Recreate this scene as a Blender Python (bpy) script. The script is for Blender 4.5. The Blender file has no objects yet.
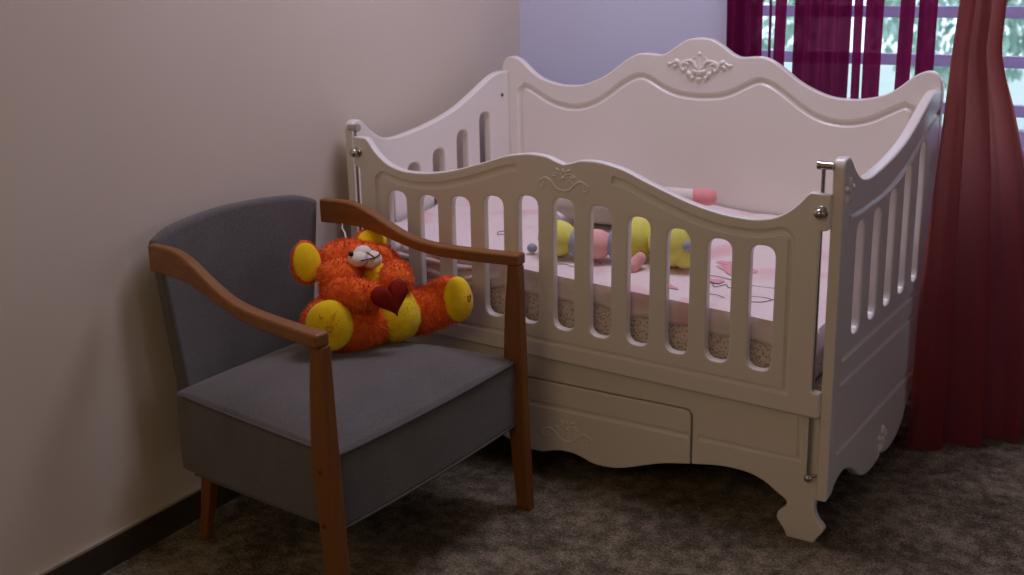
import bpy, bmesh, math, random
import numpy as np
from mathutils import Vector, Matrix, noise

random.seed(7)
R = math.radians
SC = bpy.context.scene
COL = SC.collection

# ------------------------------------------------------------------ view
SC.view_settings.view_transform = 'Standard'
SC.view_settings.look = 'None'
SC.view_settings.gamma = 1.0
SC.view_settings.use_curve_mapping = False
SC.view_settings.exposure = 0.0
SC.cycles.max_bounces = 10
SC.cycles.diffuse_bounces = 5
SC.cycles.transparent_max_bounces = 16
SC.cycles.use_denoising = True
SC.cycles.sample_clamp_indirect = 6.0

# ------------------------------------------------------------------ materials
def mat(name):
    m = bpy.data.materials.new(name); m.use_nodes = True
    nt = m.node_tree; b = nt.nodes['Principled BSDF']
    return m, nt, b

def nd(nt, t, **k):
    n = nt.nodes.new(t)
    for a, v in k.items():
        if hasattr(n, a): setattr(n, a, v)
    return n

def coords(nt, scale=(1, 1, 1)):
    tc = nd(nt, 'ShaderNodeTexCoord'); mp = nd(nt, 'ShaderNodeMapping')
    mp.inputs['Scale'].default_value = scale
    nt.links.new(tc.outputs['Object'], mp.inputs['Vector'])
    return mp.outputs['Vector']

def noise_tex(nt, vec, scale, detail=3, rough=.5):
    n = nd(nt, 'ShaderNodeTexNoise')
    n.inputs['Scale'].default_value = scale; n.inputs['Detail'].default_value = detail
    n.inputs['Roughness'].default_value = rough
    nt.links.new(vec, n.inputs['Vector'])
    return n.outputs['Fac']

def ramp(nt, fac, stops):
    r = nd(nt, 'ShaderNodeValToRGB')
    while len(r.color_ramp.elements) < len(stops): r.color_ramp.elements.new(.5)
    for e, (p, c) in zip(r.color_ramp.elements, stops):
        e.position = p; e.color = (*c, 1)
    nt.links.new(fac, r.inputs['Fac'])
    return r.outputs['Color']

def bump(nt, b, h, strength, dist):
    n = nd(nt, 'ShaderNodeBump'); n.inputs['Strength'].default_value = strength
    n.inputs['Distance'].default_value = dist
    nt.links.new(h, n.inputs['Height']); nt.links.new(n.outputs['Normal'], b.inputs['Normal'])

def simple(name, c, rough=.5, metal=0, spec=.5, sheen=0, c2=None, scale=40, bs=0, bd=.002, coat=0, bscale=None):
    m, nt, b = mat(name)
    b.inputs['Base Color'].default_value = (*c, 1); b.inputs['Roughness'].default_value = rough
    b.inputs['Metallic'].default_value = metal; b.inputs['Specular IOR Level'].default_value = spec
    b.inputs['Sheen Weight'].default_value = sheen
    b.inputs['Coat Weight'].default_value = coat; b.inputs['Coat Roughness'].default_value = .12
    v = coords(nt)
    c2 = c2 or tuple(x * .93 for x in c)
    nt.links.new(ramp(nt, noise_tex(nt, v, scale), [(.35, c), (.65, c2)]), b.inputs['Base Color'])
    if bs: bump(nt, b, noise_tex(nt, v, bscale or scale * 3, 4), bs, bd)
    return m

M = {}
M['wall'] = simple('cream_wall_paint', (.67, .595, .51), .75, c2=(.655, .58, .495), scale=3, bs=.08, bd=.002, bscale=90, spec=.3)
M['wallb'] = simple('pale_blue_wall_paint', (.64, .67, .86), .75, c2=(.63, .66, .85), scale=3, bs=.08, bd=.002, bscale=90, spec=.3)
M['ceiling'] = simple('ceiling_paint', (.75, .73, .70), .8, scale=3)
M['skirt'] = simple('dark_baseboard_wood', (.050, .036, .024), .55, c2=(.036, .026, .018), scale=9)
M['cream'] = simple('cream_wood_edge', (.42, .38, .31), .5)
M['lacquer'] = simple('white_lacquer', (.81, .775, .735), .28, c2=(.795, .76, .72), scale=5, coat=.25)
M['chrome'] = simple('brushed_chrome', (.55, .53, .50), .22, metal=1, scale=200)
M['dark'] = simple('dark_hole', (.01, .01, .01), .8)
M['lit_frame'] = simple('window_frame_lit_tint', (.78, .70, .86), .45)  # purple light from the curtain is put into the frame colour
M['fur_orange'] = simple('orange_plush', (.86, .165, .015), .9, c2=(.74, .105, .010), scale=60, sheen=.25, spec=.15)
M['fur_yellow'] = simple('yellow_plush', (.92, .66, .012), .9, c2=(.86, .58, .01), scale=60, sheen=.2, spec=.15, bs=.3, bd=.002, bscale=350)
M['muzzle'] = simple('white_plush', (.80, .74, .66), .9, c2=(.76, .69, .60), scale=60, sheen=.2, spec=.1, bs=.3, bd=.002, bscale=300)
M['heart'] = simple('dark_red_velvet', (.24, .012, .004), .75, c2=(.19, .008, .003), scale=50, spec=.2, bs=.2, bscale=300)
M['thread'] = simple('dark_thread', (.10, .022, .01), .8)
M['thread2'] = simple('brown_thread', (.42, .16, .01), .8)
M['eye'] = simple('black_plastic', (.006, .006, .006), .15)
M['tag'] = simple('white_ribbon', (.75, .72, .68), .7)
M['toy_yellow'] = simple('lemon_plush', (.74, .72, .14), .9, c2=(.69, .65, .10), scale=30, sheen=.3, bs=.25, bd=.003, bscale=200)
M['toy_pink'] = simple('pink_plush', (.80, .42, .40), .9, c2=(.76, .37, .36), scale=30, sheen=.3, bs=.25, bd=.003, bscale=200)
M['toy_blue'] = simple('grey_blue_plush', (.33, .35, .46), .9, c2=(.29, .31, .41), scale=30, sheen=.3, bs=.25, bd=.003, bscale=200)
M['cushion'] = simple('beige_cushion', (.50, .44, .37), .9, c2=(.46, .40, .34), scale=30, sheen=.2, bs=.2, bscale=300)
M['bolster_white'] = simple('white_velour', (.80, .74, .70), .9, sheen=.3, bs=.2, bscale=300)
M['bolster_pink'] = simple('rose_velour', (.84, .33, .36), .9, c2=(.80, .29, .32), sheen=.3, bs=.2, bscale=300)
M['print'] = simple('grey_print_line', (.16, .12, .15), .8)
M['print_pink'] = simple('rose_print', (.70, .32, .36), .85, c2=(.74, .42, .45), scale=30)
nt = M['lit_frame'].node_tree; b = nt.nodes['Principled BSDF']
t = nd(nt, 'ShaderNodeBsdfTranslucent'); t.inputs['Color'].default_value = (.82, .68, .97, 1)  # translucency brightens the bars as if lit from outside
mx = nd(nt, 'ShaderNodeMixShader'); mx.inputs[0].default_value = .45
nt.links.new(b.outputs[0], mx.inputs[1]); nt.links.new(t.outputs[0], mx.inputs[2]); nt.links.new(mx.outputs[0], nt.nodes['Material Output'].inputs['Surface'])
M['base'] = simple('mattress_board', (.42, .34, .25), .7)
M['bark'] = simple('bark', (.10, .07, .05), .9, scale=20)
M['leaf'] = simple('leaf_green', (.32, .48, .38), .6, c2=(.46, .60, .52), scale=4)
M['ground'] = simple('garden_ground', (.40, .47, .42), .95, c2=(.46, .50, .46), scale=2)

# grey upholstery: woven mottled cloth
m, nt, b = mat('grey_wool_cloth'); M['cloth'] = m
v = coords(nt)
f1 = noise_tex(nt, v, 260, 4, .7); f2 = noise_tex(nt, v, 9, 3)
mx = nd(nt, 'ShaderNodeMath', operation='MULTIPLY_ADD'); nt.links.new(f1, mx.inputs[0]); mx.inputs[1].default_value = .75
ml = nd(nt, 'ShaderNodeMath', operation='MULTIPLY'); nt.links.new(f2, ml.inputs[0]); ml.inputs[1].default_value = .25
nt.links.new(ml.outputs[0], mx.inputs[2])
nt.links.new(ramp(nt, mx.outputs[0], [(.3, (.070, .066, .068)), (.7, (.158, .150, .146))]), b.inputs['Base Color'])
b.inputs['Roughness'].default_value = .95; b.inputs['Specular IOR Level'].default_value = .15
b.inputs['Sheen Weight'].default_value = .25
bump(nt, b, f1, .35, .0015)
M['piping'] = simple('grey_piping', (.09, .085, .085), .9, scale=200)

# orange brown wood with grain
def wood(name, a, c, axis):
    m, nt, b = mat(name)
    sc = [14, 14, 14]; sc[axis] = 1.4
    v = coords(nt, tuple(sc))
    n = noise_tex(nt, v, 5, 6, .65)
    nt.links.new(ramp(nt, n, [(.25, a), (.5, c), (.75, tuple(x * .8 for x in a))]), b.inputs['Base Color'])
    b.inputs['Roughness'].default_value = .42; b.inputs['Specular IOR Level'].default_value = .4
    bump(nt, b, n, .12, .001)
    return m
M['wood_arm'] = wood('teak_armrest', (.30, .125, .030), (.22, .086, .020), 1)
M['wood_leg'] = wood('teak_leg', (.26, .10, .024), (.19, .072, .016), 2)

# carpet
m, nt, b = mat('mottled_carpet'); M['carpet'] = m
v = coords(nt)
big = noise_tex(nt, v, 4.5, 5, .62); med = noise_tex(nt, v, 26, 4, .6); fine = noise_tex(nt, v, 170, 4, .75)
a1 = nd(nt, 'ShaderNodeMath', operation='MULTIPLY_ADD'); nt.links.new(med, a1.inputs[0]); a1.inputs[1].default_value = .5
a0 = nd(nt, 'ShaderNodeMath', operation='MULTIPLY'); nt.links.new(big, a0.inputs[0]); a0.inputs[1].default_value = .5
nt.links.new(a0.outputs[0], a1.inputs[2])
a2 = nd(nt, 'ShaderNodeMath', operation='MULTIPLY_ADD'); nt.links.new(fine, a2.inputs[0]); a2.inputs[1].default_value = .8
a3 = nd(nt, 'ShaderNodeMath', operation='SUBTRACT'); nt.links.new(a1.outputs[0], a3.inputs[0]); a3.inputs[1].default_value = .40
nt.links.new(a3.outputs[0], a2.inputs[2])
nt.links.new(ramp(nt, a2.outputs[0], [(.33, (.050, .040, .026)), (.49, (.155, .130, .092)), (.64, (.36, .305, .22))]), b.inputs['Base Color'])
b.inputs['Roughness'].default_value = 1; b.inputs['Specular IOR Level'].default_value = .05
bump(nt, b, fine, .9, .006)

# floral mattress ticking
m, nt, b = mat('floral_ticking'); M['floral'] = m
v = coords(nt)
vo = nd(nt, 'ShaderNodeTexVoronoi'); vo.inputs['Scale'].default_value = 150; nt.links.new(v, vo.inputs['Vector'])
n2 = noise_tex(nt, v, 140, 3)
ad = nd(nt, 'ShaderNodeMath', operation='MULTIPLY_ADD'); nt.links.new(n2, ad.inputs[0]); ad.inputs[1].default_value = .6
nt.links.new(vo.outputs['Distance'], ad.inputs[2])
nt.links.new(ramp(nt, ad.outputs[0], [(.40, (.26, .25, .18)), (.55, (.50, .42, .33)), (.68, (.66, .44, .40)), (.80, (.76, .67, .60))]), b.inputs['Base Color'])
b.inputs['Roughness'].default_value = .9

# pink bed sheet with soft printed blotches
m, nt, b = mat('pink_sheet'); M['sheet'] = m
v = coords(nt)
s1 = noise_tex(nt, v, 7, 2, .4)
nt.links.new(ramp(nt, s1, [(.0, (.78, .68, .66)), (.58, (.77, .66, .65)), (.66, (.75, .53, .53)), (.78, (.72, .45, .47))]), b.inputs['Base Color'])
b.inputs['Roughness'].default_value = .7; b.inputs['Sheen Weight'].default_value = .1
bump(nt, b, noise_tex(nt, v, 16, 3), .25, .012)

# translucent curtains
def cloth_mat(name, c, trans, clear, tc=None):
    m, nt, b = mat(name)
    v = coords(nt, (1, 1, .25))
    n = noise_tex(nt, v, 120, 3, .7)
    col = ramp(nt, n, [(.3, tuple(x * .8 for x in c)), (.7, c)])
    nt.links.new(col, b.inputs['Base Color'])
    b.inputs['Roughness'].default_value = .8; b.inputs['Specular IOR Level'].default_value = .2
    t = nd(nt, 'ShaderNodeBsdfTranslucent')
    t.inputs['Color'].default_value = (*(tc or [min(1, x * 1.5) for x in c]), 1)
    mx = nd(nt, 'ShaderNodeMixShader'); mx.inputs[0].default_value = trans
    nt.links.new(b.outputs[0], mx.inputs[1]); nt.links.new(t.outputs[0], mx.inputs[2])
    tr = nd(nt, 'ShaderNodeBsdfTransparent'); tr.inputs['Color'].default_value = (*[min(1, x * 2.2 + .1) for x in c], 1)
    m2 = nd(nt, 'ShaderNodeMixShader')
    if clear > 0:
        k = nd(nt, 'ShaderNodeMath', operation='MULTIPLY'); nt.links.new(noise_tex(nt, coords(nt, (1, 1, .4)), 30, 5, .7), k.inputs[0]); k.inputs[1].default_value = clear * 2
        nt.links.new(k.outputs[0], m2.inputs[0])
    else: m2.inputs[0].default_value = 0
    nt.links.new(mx.outputs[0], m2.inputs[1]); nt.links.new(tr.outputs[0], m2.inputs[2])
    nt.links.new(m2.outputs[0], nt.nodes['Material Output'].inputs['Surface'])
    return m
M['sheer'] = cloth_mat('magenta_voile', (.15, .005, .050), .42, .045)
M['drape'] = cloth_mat('russet_drape', (.17, .026, .032), .47, 0, (.90, .30, .26))

m, nt, b = mat('window_glass'); M['glass'] = m
g = nd(nt, 'ShaderNodeBsdfGlossy'); g.inputs['Roughness'].default_value = .05
tr = nd(nt, 'ShaderNodeBsdfTransparent'); tr.inputs['Color'].default_value = (.90, .96, .97, 1)
fr = nd(nt, 'ShaderNodeFresnel'); fr.inputs['IOR'].default_value = 1.3
mx = nd(nt, 'ShaderNodeMixShader')
nt.links.new(fr.outputs[0], mx.inputs[0]); nt.links.new(tr.outputs[0], mx.inputs[1]); nt.links.new(g.outputs[0], mx.inputs[2])
nt.links.new(mx.outputs[0], nt.nodes['Material Output'].inputs['Surface'])

# ------------------------------------------------------------------ object helpers
def tag(o, label=None, cat=None, group=None, kind=None):
    if label: o['label'] = label
    if cat: o['category'] = cat
    if group: o['group'] = group
    if kind: o['kind'] = kind
    return o

def empty(name, loc, rz=0, **k):
    o = bpy.data.objects.new(name, None); o.empty_display_size = .1
    o.location = loc; o.rotation_euler = (0, 0, rz); COL.objects.link(o)
    return tag(o, **k)

def link(name, me, material, parent=None, smooth=None, wn=False):
    """me: mesh; smooth: angle in degrees below which edges are soft"""
    o = bpy.data.objects.new(name, me); COL.objects.link(o)
    if parent: o.parent = parent
    for x in (material if isinstance(material, (list, tuple)) else [material]): me.materials.append(x)
    if smooth is not None:
        me.shade_smooth(); me.set_sharp_from_angle(angle=R(smooth))
    if wn:
        w = o.modifiers.new('wn', 'WEIGHTED_NORMAL'); w.keep_sharp = True; w.weight = 90
    return o

def bm_mesh(bm, name='mesh', normals=True):
    if normals: bmesh.ops.recalc_face_normals(bm, faces=bm.faces[:])
    me = bpy.data.meshes.new(name); bm.to_mesh(me); bm.free()
    return me

def catmull(pts, n=6, closed=False):
    P = [np.array(p, float) for p in pts]; out = []
    N = len(P)
    for i in range(N if closed else N - 1):
        if closed: p0, p1, p2, p3 = P[i - 1], P[i], P[(i + 1) % N], P[(i + 2) % N]
        else:
            p1, p2 = P[i], P[i + 1]
            p0 = P[i - 1] if i > 0 else 2 * p1 - p2
            p3 = P[i + 2] if i + 2 < N else 2 * p2 - p1
        for k in range(n):
            t = k / n
            out.append(.5 * (2 * p1 + (p2 - p0) * t + (2 * p0 - 5 * p1 + 4 * p2 - p3) * t * t + (3 * p1 - p0 - 3 * p2 + p3) * t ** 3))
    if not closed: out.append(P[-1])
    return [tuple(p) for p in out]

def rot2(p, a):
    return (p[0] * math.cos(a) - p[1] * math.sin(a), p[0] * math.sin(a) + p[1] * math.cos(a))

def round_poly(pts, rad, n=5):
    """round the corners of a closed polygon"""
    out = []; N = len(pts)
    for i in range(N):
        r = rad[i] if isinstance(rad, (list, tuple)) else rad
        p = np.array(pts[i], float); a = np.array(pts[i - 1], float); c = np.array(pts[(i + 1) % N], float)
        if r <= 0: out.append(tuple(p)); continue
        da = (a - p); dc = (c - p); la, lc = np.linalg.norm(da), np.linalg.norm(dc)
        r = min(r, la * .49, lc * .49)
        A = p + da / la * r; B = p + dc / lc * r
        for k in range(n + 1):
            t = k / n; out.append(tuple((1 - t) ** 2 * A + 2 * t * (1 - t) * p + t * t * B))
    return out

def add_tube(bm, pts, rad, seg=8, closed=False, caps=True, flat=None):
    """sweep a circle along pts (list of 3-vectors); rad number or list; flat=(axis vector, factor) squashes it"""
    P = [Vector(p) for p in pts]; N = len(P)
    rr = rad if isinstance(rad, (list, tuple)) else [rad] * N
    rings = []; ref = None
    for i in range(N):
        if closed: t = P[(i + 1) % N] - P[i - 1]
        elif i == 0: t = P[1] - P[0]
        elif i == N - 1: t = P[-1] - P[-2]
        else: t = (P[i + 1] - P[i]).normalized() + (P[i] - P[i - 1]).normalized()
        if t.length < 1e-9: t = Vector((0, 0, 1))
        t.normalize()
        if ref is None:
            ref = Vector((0, 0, 1)) if abs(t.z) < .9 else Vector((1, 0, 0))
        a = (ref - t * ref.dot(t))
        if a.length < 1e-6: a = t.orthogonal()
        a.normalize(); b = t.cross(a); ref = a
        ring = []
        for k in range(seg):
            an = 2 * math.pi * k / seg
            off = (a * math.cos(an) + b * math.sin(an)) * rr[i]
            if flat: ax = Vector(flat[0]); off = off - ax * off.dot(ax) * (1 - flat[1])
            ring.append(bm.verts.new(P[i] + off))
        rings.append(ring)
    for i in range(N if closed else N - 1):
        A, B = rings[i], rings[(i + 1) % N]
        for k in range(seg):
            bm.faces.new((A[k], A[(k + 1) % seg], B[(k + 1) % seg], B[k]))
    if caps and not closed:
        bm.faces.new(rings[0][::-1]); bm.faces.new(rings[-1])

def add_ball(bm, c, r, rot=None, seg=16, rings=10):
    """ellipsoid, r = (rx, ry, rz), rot = 3x3 matrix"""
    if not isinstance(r, (list, tuple)): r = (r, r, r)
    mt = Matrix.Translation(Vector(c)) @ ((rot.to_4x4()) if rot else Matrix.Identity(4)) @ Matrix.Diagonal((*r, 1))
    bmesh.ops.create_uvsphere(bm, u_segments=seg, v_segments=rings, radius=1, matrix=mt)

def add_box(bm, lo, hi):
    mt = Matrix.Translation([(a + b) / 2 for a, b in zip(lo, hi)]) @ Matrix.Diagonal((*[b - a for a, b in zip(lo, hi)], 1))
    bmesh.ops.create_cube(bm, size=1, matrix=mt)

def frame_to(z):
    z = Vector(z).normalized(); x = Vector((0, 0, 1)).cross(z)
    if x.length < 1e-4: x = Vector((1, 0, 0))
    x.normalize(); y = z.cross(x)
    return Matrix((x, y, z)).transposed()

def gridbox(nx, ny, nz, fn):
    """closed box surface, each unit coordinate mapped by fn(s, t, w)"""
    bm = bmesh.new(); V = {}
    def vert(i, j, k):
        if (i, j, k) not in V: V[(i, j, k)] = bm.verts.new(fn(i / nx, j / ny, k / nz))
        return V[(i, j, k)]
    for i in range(nx):
        for j in range(ny):
            for k in (0, nz): bm.faces.new([vert(*q) for q in ((i, j, k), (i + 1, j, k), (i + 1, j + 1, k), (i, j + 1, k))])
    for i in range(nx):
        for k in range(nz):
            for j in (0, ny): bm.faces.new([vert(*q) for q in ((i, j, k), (i + 1, j, k), (i + 1, j, k + 1), (i, j, k + 1))])
    for j in range(ny):
        for k in range(nz):
            for i in (0, nx): bm.faces.new([vert(*q) for q in ((i, j, k), (i, j + 1, k), (i, j + 1, k + 1), (i, j, k + 1))])
    return bm

def bevel_mod(o, w, seg=3, ang=40):
    b = o.modifiers.new('bevel', 'BEVEL'); b.width = w; b.segments = seg; b.limit_method = 'ANGLE'; b.angle_limit = R(ang)
    b.harden_normals = False
    return o

def thin(pts, gap):
    out = [pts[0]]
    for p in pts[1:-1]:
        if math.dist(p, out[-1]) >= gap and math.dist(p, pts[-1]) >= gap: out.append(p)
    return out + [pts[-1]]

def panel(name, outline, holes, mtx, thick, bev, grooves, material, parent, origin=(0, 0, 0), groove_closed=()):
    """flat board cut from a 2-D outline (u, v) with holes, soft edges and round-bottomed grooves on its front (+n)"""
    cu = bpy.data.curves.new('tmp', 'CURVE'); cu.dimensions = '2D'; cu.fill_mode = 'BOTH'
    for loop in [outline] + list(holes):
        s = cu.splines.new('POLY'); s.points.add(len(loop) - 1); s.use_cyclic_u = True
        for p, q in zip(s.points, loop): p.co = (q[0], q[1], 0, 1)
    cu.extrude = thick / 2 - bev; cu.bevel_depth = bev; cu.bevel_resolution = 2; cu.offset = -bev
    co = bpy.data.objects.new('tmp', cu); COL.objects.link(co)
    dg = bpy.context.evaluated_depsgraph_get()
    me = bpy.data.meshes.new_from_object(co.evaluated_get(dg))
    bpy.data.objects.remove(co); bpy.data.curves.remove(cu)
    bm = bmesh.new(); bm.from_mesh(me); bmesh.ops.remove_doubles(bm, verts=bm.verts, dist=1e-5)
    bmesh.ops.recalc_face_normals(bm, faces=bm.faces[:]); bm.to_mesh(me); bm.free()
    if grooves:
        tmp = bpy.data.objects.new('tmp', me); COL.objects.link(tmp)
        cuts = []
        for gi, (pts, rad, lift) in enumerate(grooves):
            b2 = bmesh.new(); pts = thin(pts, rad * 1.15)
            add_tube(b2, [(p[0], p[1], thick / 2 + lift) for p in pts], rad, seg=14, closed=gi in groove_closed)
            cm = bm_mesh(b2); c = bpy.data.objects.new('cut', cm); COL.objects.link(c); cuts.append(c)
            md = tmp.modifiers.new('b', 'BOOLEAN'); md.operation = 'DIFFERENCE'; md.solver = 'EXACT'; md.object = c
        dg = bpy.context.evaluated_depsgraph_get(); dg.update()
        me2 = bpy.data.meshes.new_from_object(tmp.evaluated_get(dg))
        if len(me2.polygons) < len(me.polygons) * .6: print('GROOVE FAILED', name); me2 = me.copy()
        for c in cuts: bpy.data.objects.remove(c)
        bpy.data.objects.remove(tmp); me = me2
    me.transform(Matrix.Translation(-Vector(origin)) @ mtx)
    me.materials.clear()
    return link(name, me, material, parent, smooth=50, wn=True)

def plane_mtx(o, e1, e2):
    e1 = Vector(e1); e2 = Vector(e2); n = e1.cross(e2)
    m = Matrix((e1, e2, n)).transposed().to_4x4(); m.translation = Vector(o)
    return m

def slot(u, lo, hi, w, r):
    return round_poly([(u - w / 2, lo), (u + w / 2, lo), (u + w / 2, hi), (u - w / 2, hi)], r, 6)

def spiral(c, r0, r1, a0, a1, n=16):
    return [(c[0] + (r0 + (r1 - r0) * k / n) * math.cos(a0 + (a1 - a0) * k / n),
             c[1] + (r0 + (r1 - r0) * k / n) * math.sin(a0 + (a1 - a0) * k / n)) for k in range(n + 1)]

def ornament(name, strokes, blobs, mtx, depth, flat, material, parent, origin=(0, 0, 0)):
    """carved relief: strokes = [(pts2d, r0, r1)], blobs = [(u, v, ru, rv, angle)] on the plane mtx, at height depth"""
    bm = bmesh.new()
    for pts, r0, r1 in strokes:
        n = len(pts)
        add_tube(bm, [(p[0], p[1], depth) for p in pts], [r0 + (r1 - r0) * i / (n - 1) for i in range(n)], 8, flat=((0, 0, 1), flat))
    for u, v, ru, rv, a in blobs:
        add_ball(bm, (u, v, depth), (ru, rv, min(ru, rv) * flat), Matrix.Rotation(a, 3, 'Z'), 10, 6)
    me = bm_mesh(bm); me.transform(Matrix.Translation(-Vector(origin)) @ mtx)
    return link(name, me, material, parent, smooth=60)

def mirror(strokes, blobs):
    return (strokes + [([(-u, v) for u, v in p], a, b) for p, a, b in strokes],
            blobs + [(-u, v, ru, rv, -a) for u, v, ru, rv, a in blobs])

# ------------------------------------------------------------------ camera
f_px = 1193.66
pi, ya, ro = R(15.8936), R(-33.2477), R(-1.2173)
fwd = Vector((math.sin(ya) * math.cos(pi), math.cos(ya) * math.cos(pi), -math.sin(pi)))
right = Vector((math.cos(ya), -math.sin(ya), 0)); up = right.cross(fwd)
r2 = right * math.cos(ro) + up * math.sin(ro); u2 = up * math.cos(ro) - right * math.sin(ro)
cam = bpy.data.cameras.new('camera'); cam.sensor_width = 36; cam.lens = 36 * f_px / 1024; cam.clip_start = .05
cam.dof.use_dof = True; cam.dof.focus_distance = 2.65; cam.dof.aperture_fstop = 3.6
co = bpy.data.objects.new('camera', cam); COL.objects.link(co)
mw = Matrix((r2, u2, -fwd)).transposed().to_4x4(); mw.translation = (.7256, -2.3221, 1.2697)
co.matrix_world = mw
SC.camera = co

# ------------------------------------------------------------------ room (slightly turned against the crib)
ang = .052
CX, CY = -1.3845, .975
BX = Vector((math.cos(ang), math.sin(ang), 0))      # along the back wall, to the right
AY = Vector((-math.sin(ang), math.cos(ang), 0))     # along the left wall, away from the viewer
ROOM = plane_mtx((CX, CY, 0), BX, AY)
def room(name, boxes, material, kind='structure', parent=None):
    bm = bmesh.new()
    for lo, hi in boxes: add_box(bm, lo, hi)
    me = bm_mesh(bm); me.transform(ROOM)
    o = link(name, me, material, parent)
    if kind and not parent: o['kind'] = kind
    return o
DEP, WID, HT = 4.3, 3.9, 2.6
WL, WR, WB, WT = .70, 1.98, .725, 1.98      # window opening
room('floor', [((-.12, -DEP - .12, -.1), (WID + .12, .14, 0))], M['carpet'])
room('ceiling', [((-.12, -DEP - .12, HT), (WID + .12, .14, HT + .1))], M['ceiling'])
room('wall_left', [((-.12, -DEP, 0), (0, .14, HT))], M['wall'])
room('wall_back', [((0, 0, 0), (WL, .14, HT)), ((WR, 0, 0), (WID, .14, HT)), ((WL, 0, 0), (WR, .14, WB)), ((WL, 0, WT), (WR, .14, HT))], M['wallb'])
room('wall_right', [((WID, -DEP, 0), (WID + .12, -1.25, HT)), ((WID, -.85, 0), (WID + .12, .14, HT)), ((WID, -1.25, 0), (WID + .12, -.85, .95)), ((WID, -1.25, 2.1), (WID + .12, -.85, HT))], M['wall'])
added_win = room('added_window', [((WID + .03, -1.25, .95), (WID + .09, -1.21, 2.1)), ((WID + .03, -.89, .95), (WID + .09, -.85, 2.1)), ((WID + .03, -1.21, .95), (WID + .09, -.89, .99)),  # unseen window, added to let cool light onto the crib's side
                         ((WID + .03, -1.21, 2.06), (WID + .09, -.89, 2.1)), ((WID + .035, -1.07, .99), (WID + .085, -1.03, 2.06))], M['lit_frame'])
room('pane', [((WID + .057, -1.21, .99), (WID + .063, -.89, 2.06))], M['glass'], parent=added_win)
room('wall_front', [((-.12, -DEP - .12, 0), (WID + .12, -DEP, HT))], M['wall'])
bb = room('baseboard_left', [((0, -DEP, 0), (.013, 0, .066))], M['skirt'])
room('top_bead', [((0, -DEP, .066), (.010, 0, .0715))], M['cream'], parent=bb)
bb2 = room('baseboard_back', [((.013, -.013, 0), (WID, 0, .066))], M['skirt'])
room('top_bead', [((.013, -.010, .066), (WID, 0, .0715))], M['cream'], parent=bb2)
# window: frame, horizontal glazing bars, glass
wy = .075
win = room('window_1', [((WL, wy - .03, WB), (WL + .035, wy + .03, WT)), ((WR - .035, wy - .03, WB), (WR, wy + .03, WT)),
                        ((WL + .035, wy - .03, WB), (WR - .035, wy + .03, WB + .04)), ((WL + .035, wy - .03, WT - .04), (WR - .035, wy + .03, WT)),
                        ((WL - .01, -.02, WB - .025), (WR + .01, .045, WB))], M['lit_frame'])
z = .817
while z < WT - .06:
    room('glazing_bar', [((WL + .035, wy - .018, z - .015), (WR - .035, wy + .018, z + .015))], M['lit_frame'], parent=win)
    z += .130
room('pane', [((WL + .035, wy - .003, WB + .04), (WR - .035, wy + .003, WT - .04))], M['glass'], parent=win)

# ------------------------------------------------------------------ crib
CO = (-.65, .38, 0)
crib = empty('crib', CO, label='white lacquered baby crib with wavy carved panels beside the window', cat='crib')
lac = M['lacquer']
FRONT = lambda y: plane_mtx((-.65, y, 0), (1, 0, 0), (0, 0, 1))     # u = x + .65, v = z, normal towards the viewer

# back panel
half = [(0, 1.023), (.035, 1.018), (.065, 1.002), (.09, .985), (.108, .976), (.125, .9735), (.16, .9765), (.19, .974), (.22, .960), (.25, .940), (.28, .918),
        (.32, .897), (.37, .880), (.42, .876), (.46, .879), (.51, .892), (.545, .913), (.575, .938), (.60, .952), (.618, .9545), (.637, .946), (.648, .928), (.65, .905)]
rt = catmull(half, 4)
out = [(-u, v) for u, v in rt[::-1]] + rt[1:] + [(.65, .115), (.60, .12), (-.60, .12), (-.65, .115)]
gh = [(0, .863), (.06, .868), (.1, .880), (.135, .898), (.165, .912), (.19, .912), (.22, .899), (.25, .880), (.28, .858), (.33, .829), (.38, .815), (.43, .815), (.48, .828), (.52, .848), (.548, .862), (.568, .868), (.583, .856), (.586, .838)]
g1 = catmull(gh, 3) + [(.586, .42)]
g = [(-u, v) for u, v in g1[::-1]] + g1[1:]
bp = panel('back_panel', out, [], FRONT(.7495), .025, .004, [(g, .012, .004)], lac, crib, CO)
s, bl = mirror([
    (spiral((.045, .942), .014, .004, 2.6, -3.6), .0035, .0045), (catmull([(.008, .940), (.02, .958), (.034, .960), (.05, .956)], 4), .004, .003),
    (catmull([(.048, .956), (.062, .948), (.075, .955), (.088, .950)], 4), .0035, .0025), (catmull([(.012, .945), (.02, .962), (.016, .972)], 4), .004, .002),
], [(.067, .957, .009, .006, .5), (.072, .946, .008, .005, -.6), (.090, .950, .006, .004, .2), (.030, .925, .009, .006, .8), (.012, .932, .008, .006, .3), (.020, .915, .006, .005, 0)])
s.append(([(0, .93), (0, .955), (0, .978)], .006, .003)); bl += [(0, .979, .005, .006, 0), (0, .930, .010, .007, 0), (0, .912, .007, .006, 0)]
s = [(p_, a_ * 1.3, c_ * 1.3) for p_, a_, c_ in s]; bl = [(u, v, x * 1.2, y * 1.2, a_) for u, v, x, y, a_ in bl]
ornament('carved_ornament', s, bl, FRONT(.737), .0, 1.0, lac, bp, CO)

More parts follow.
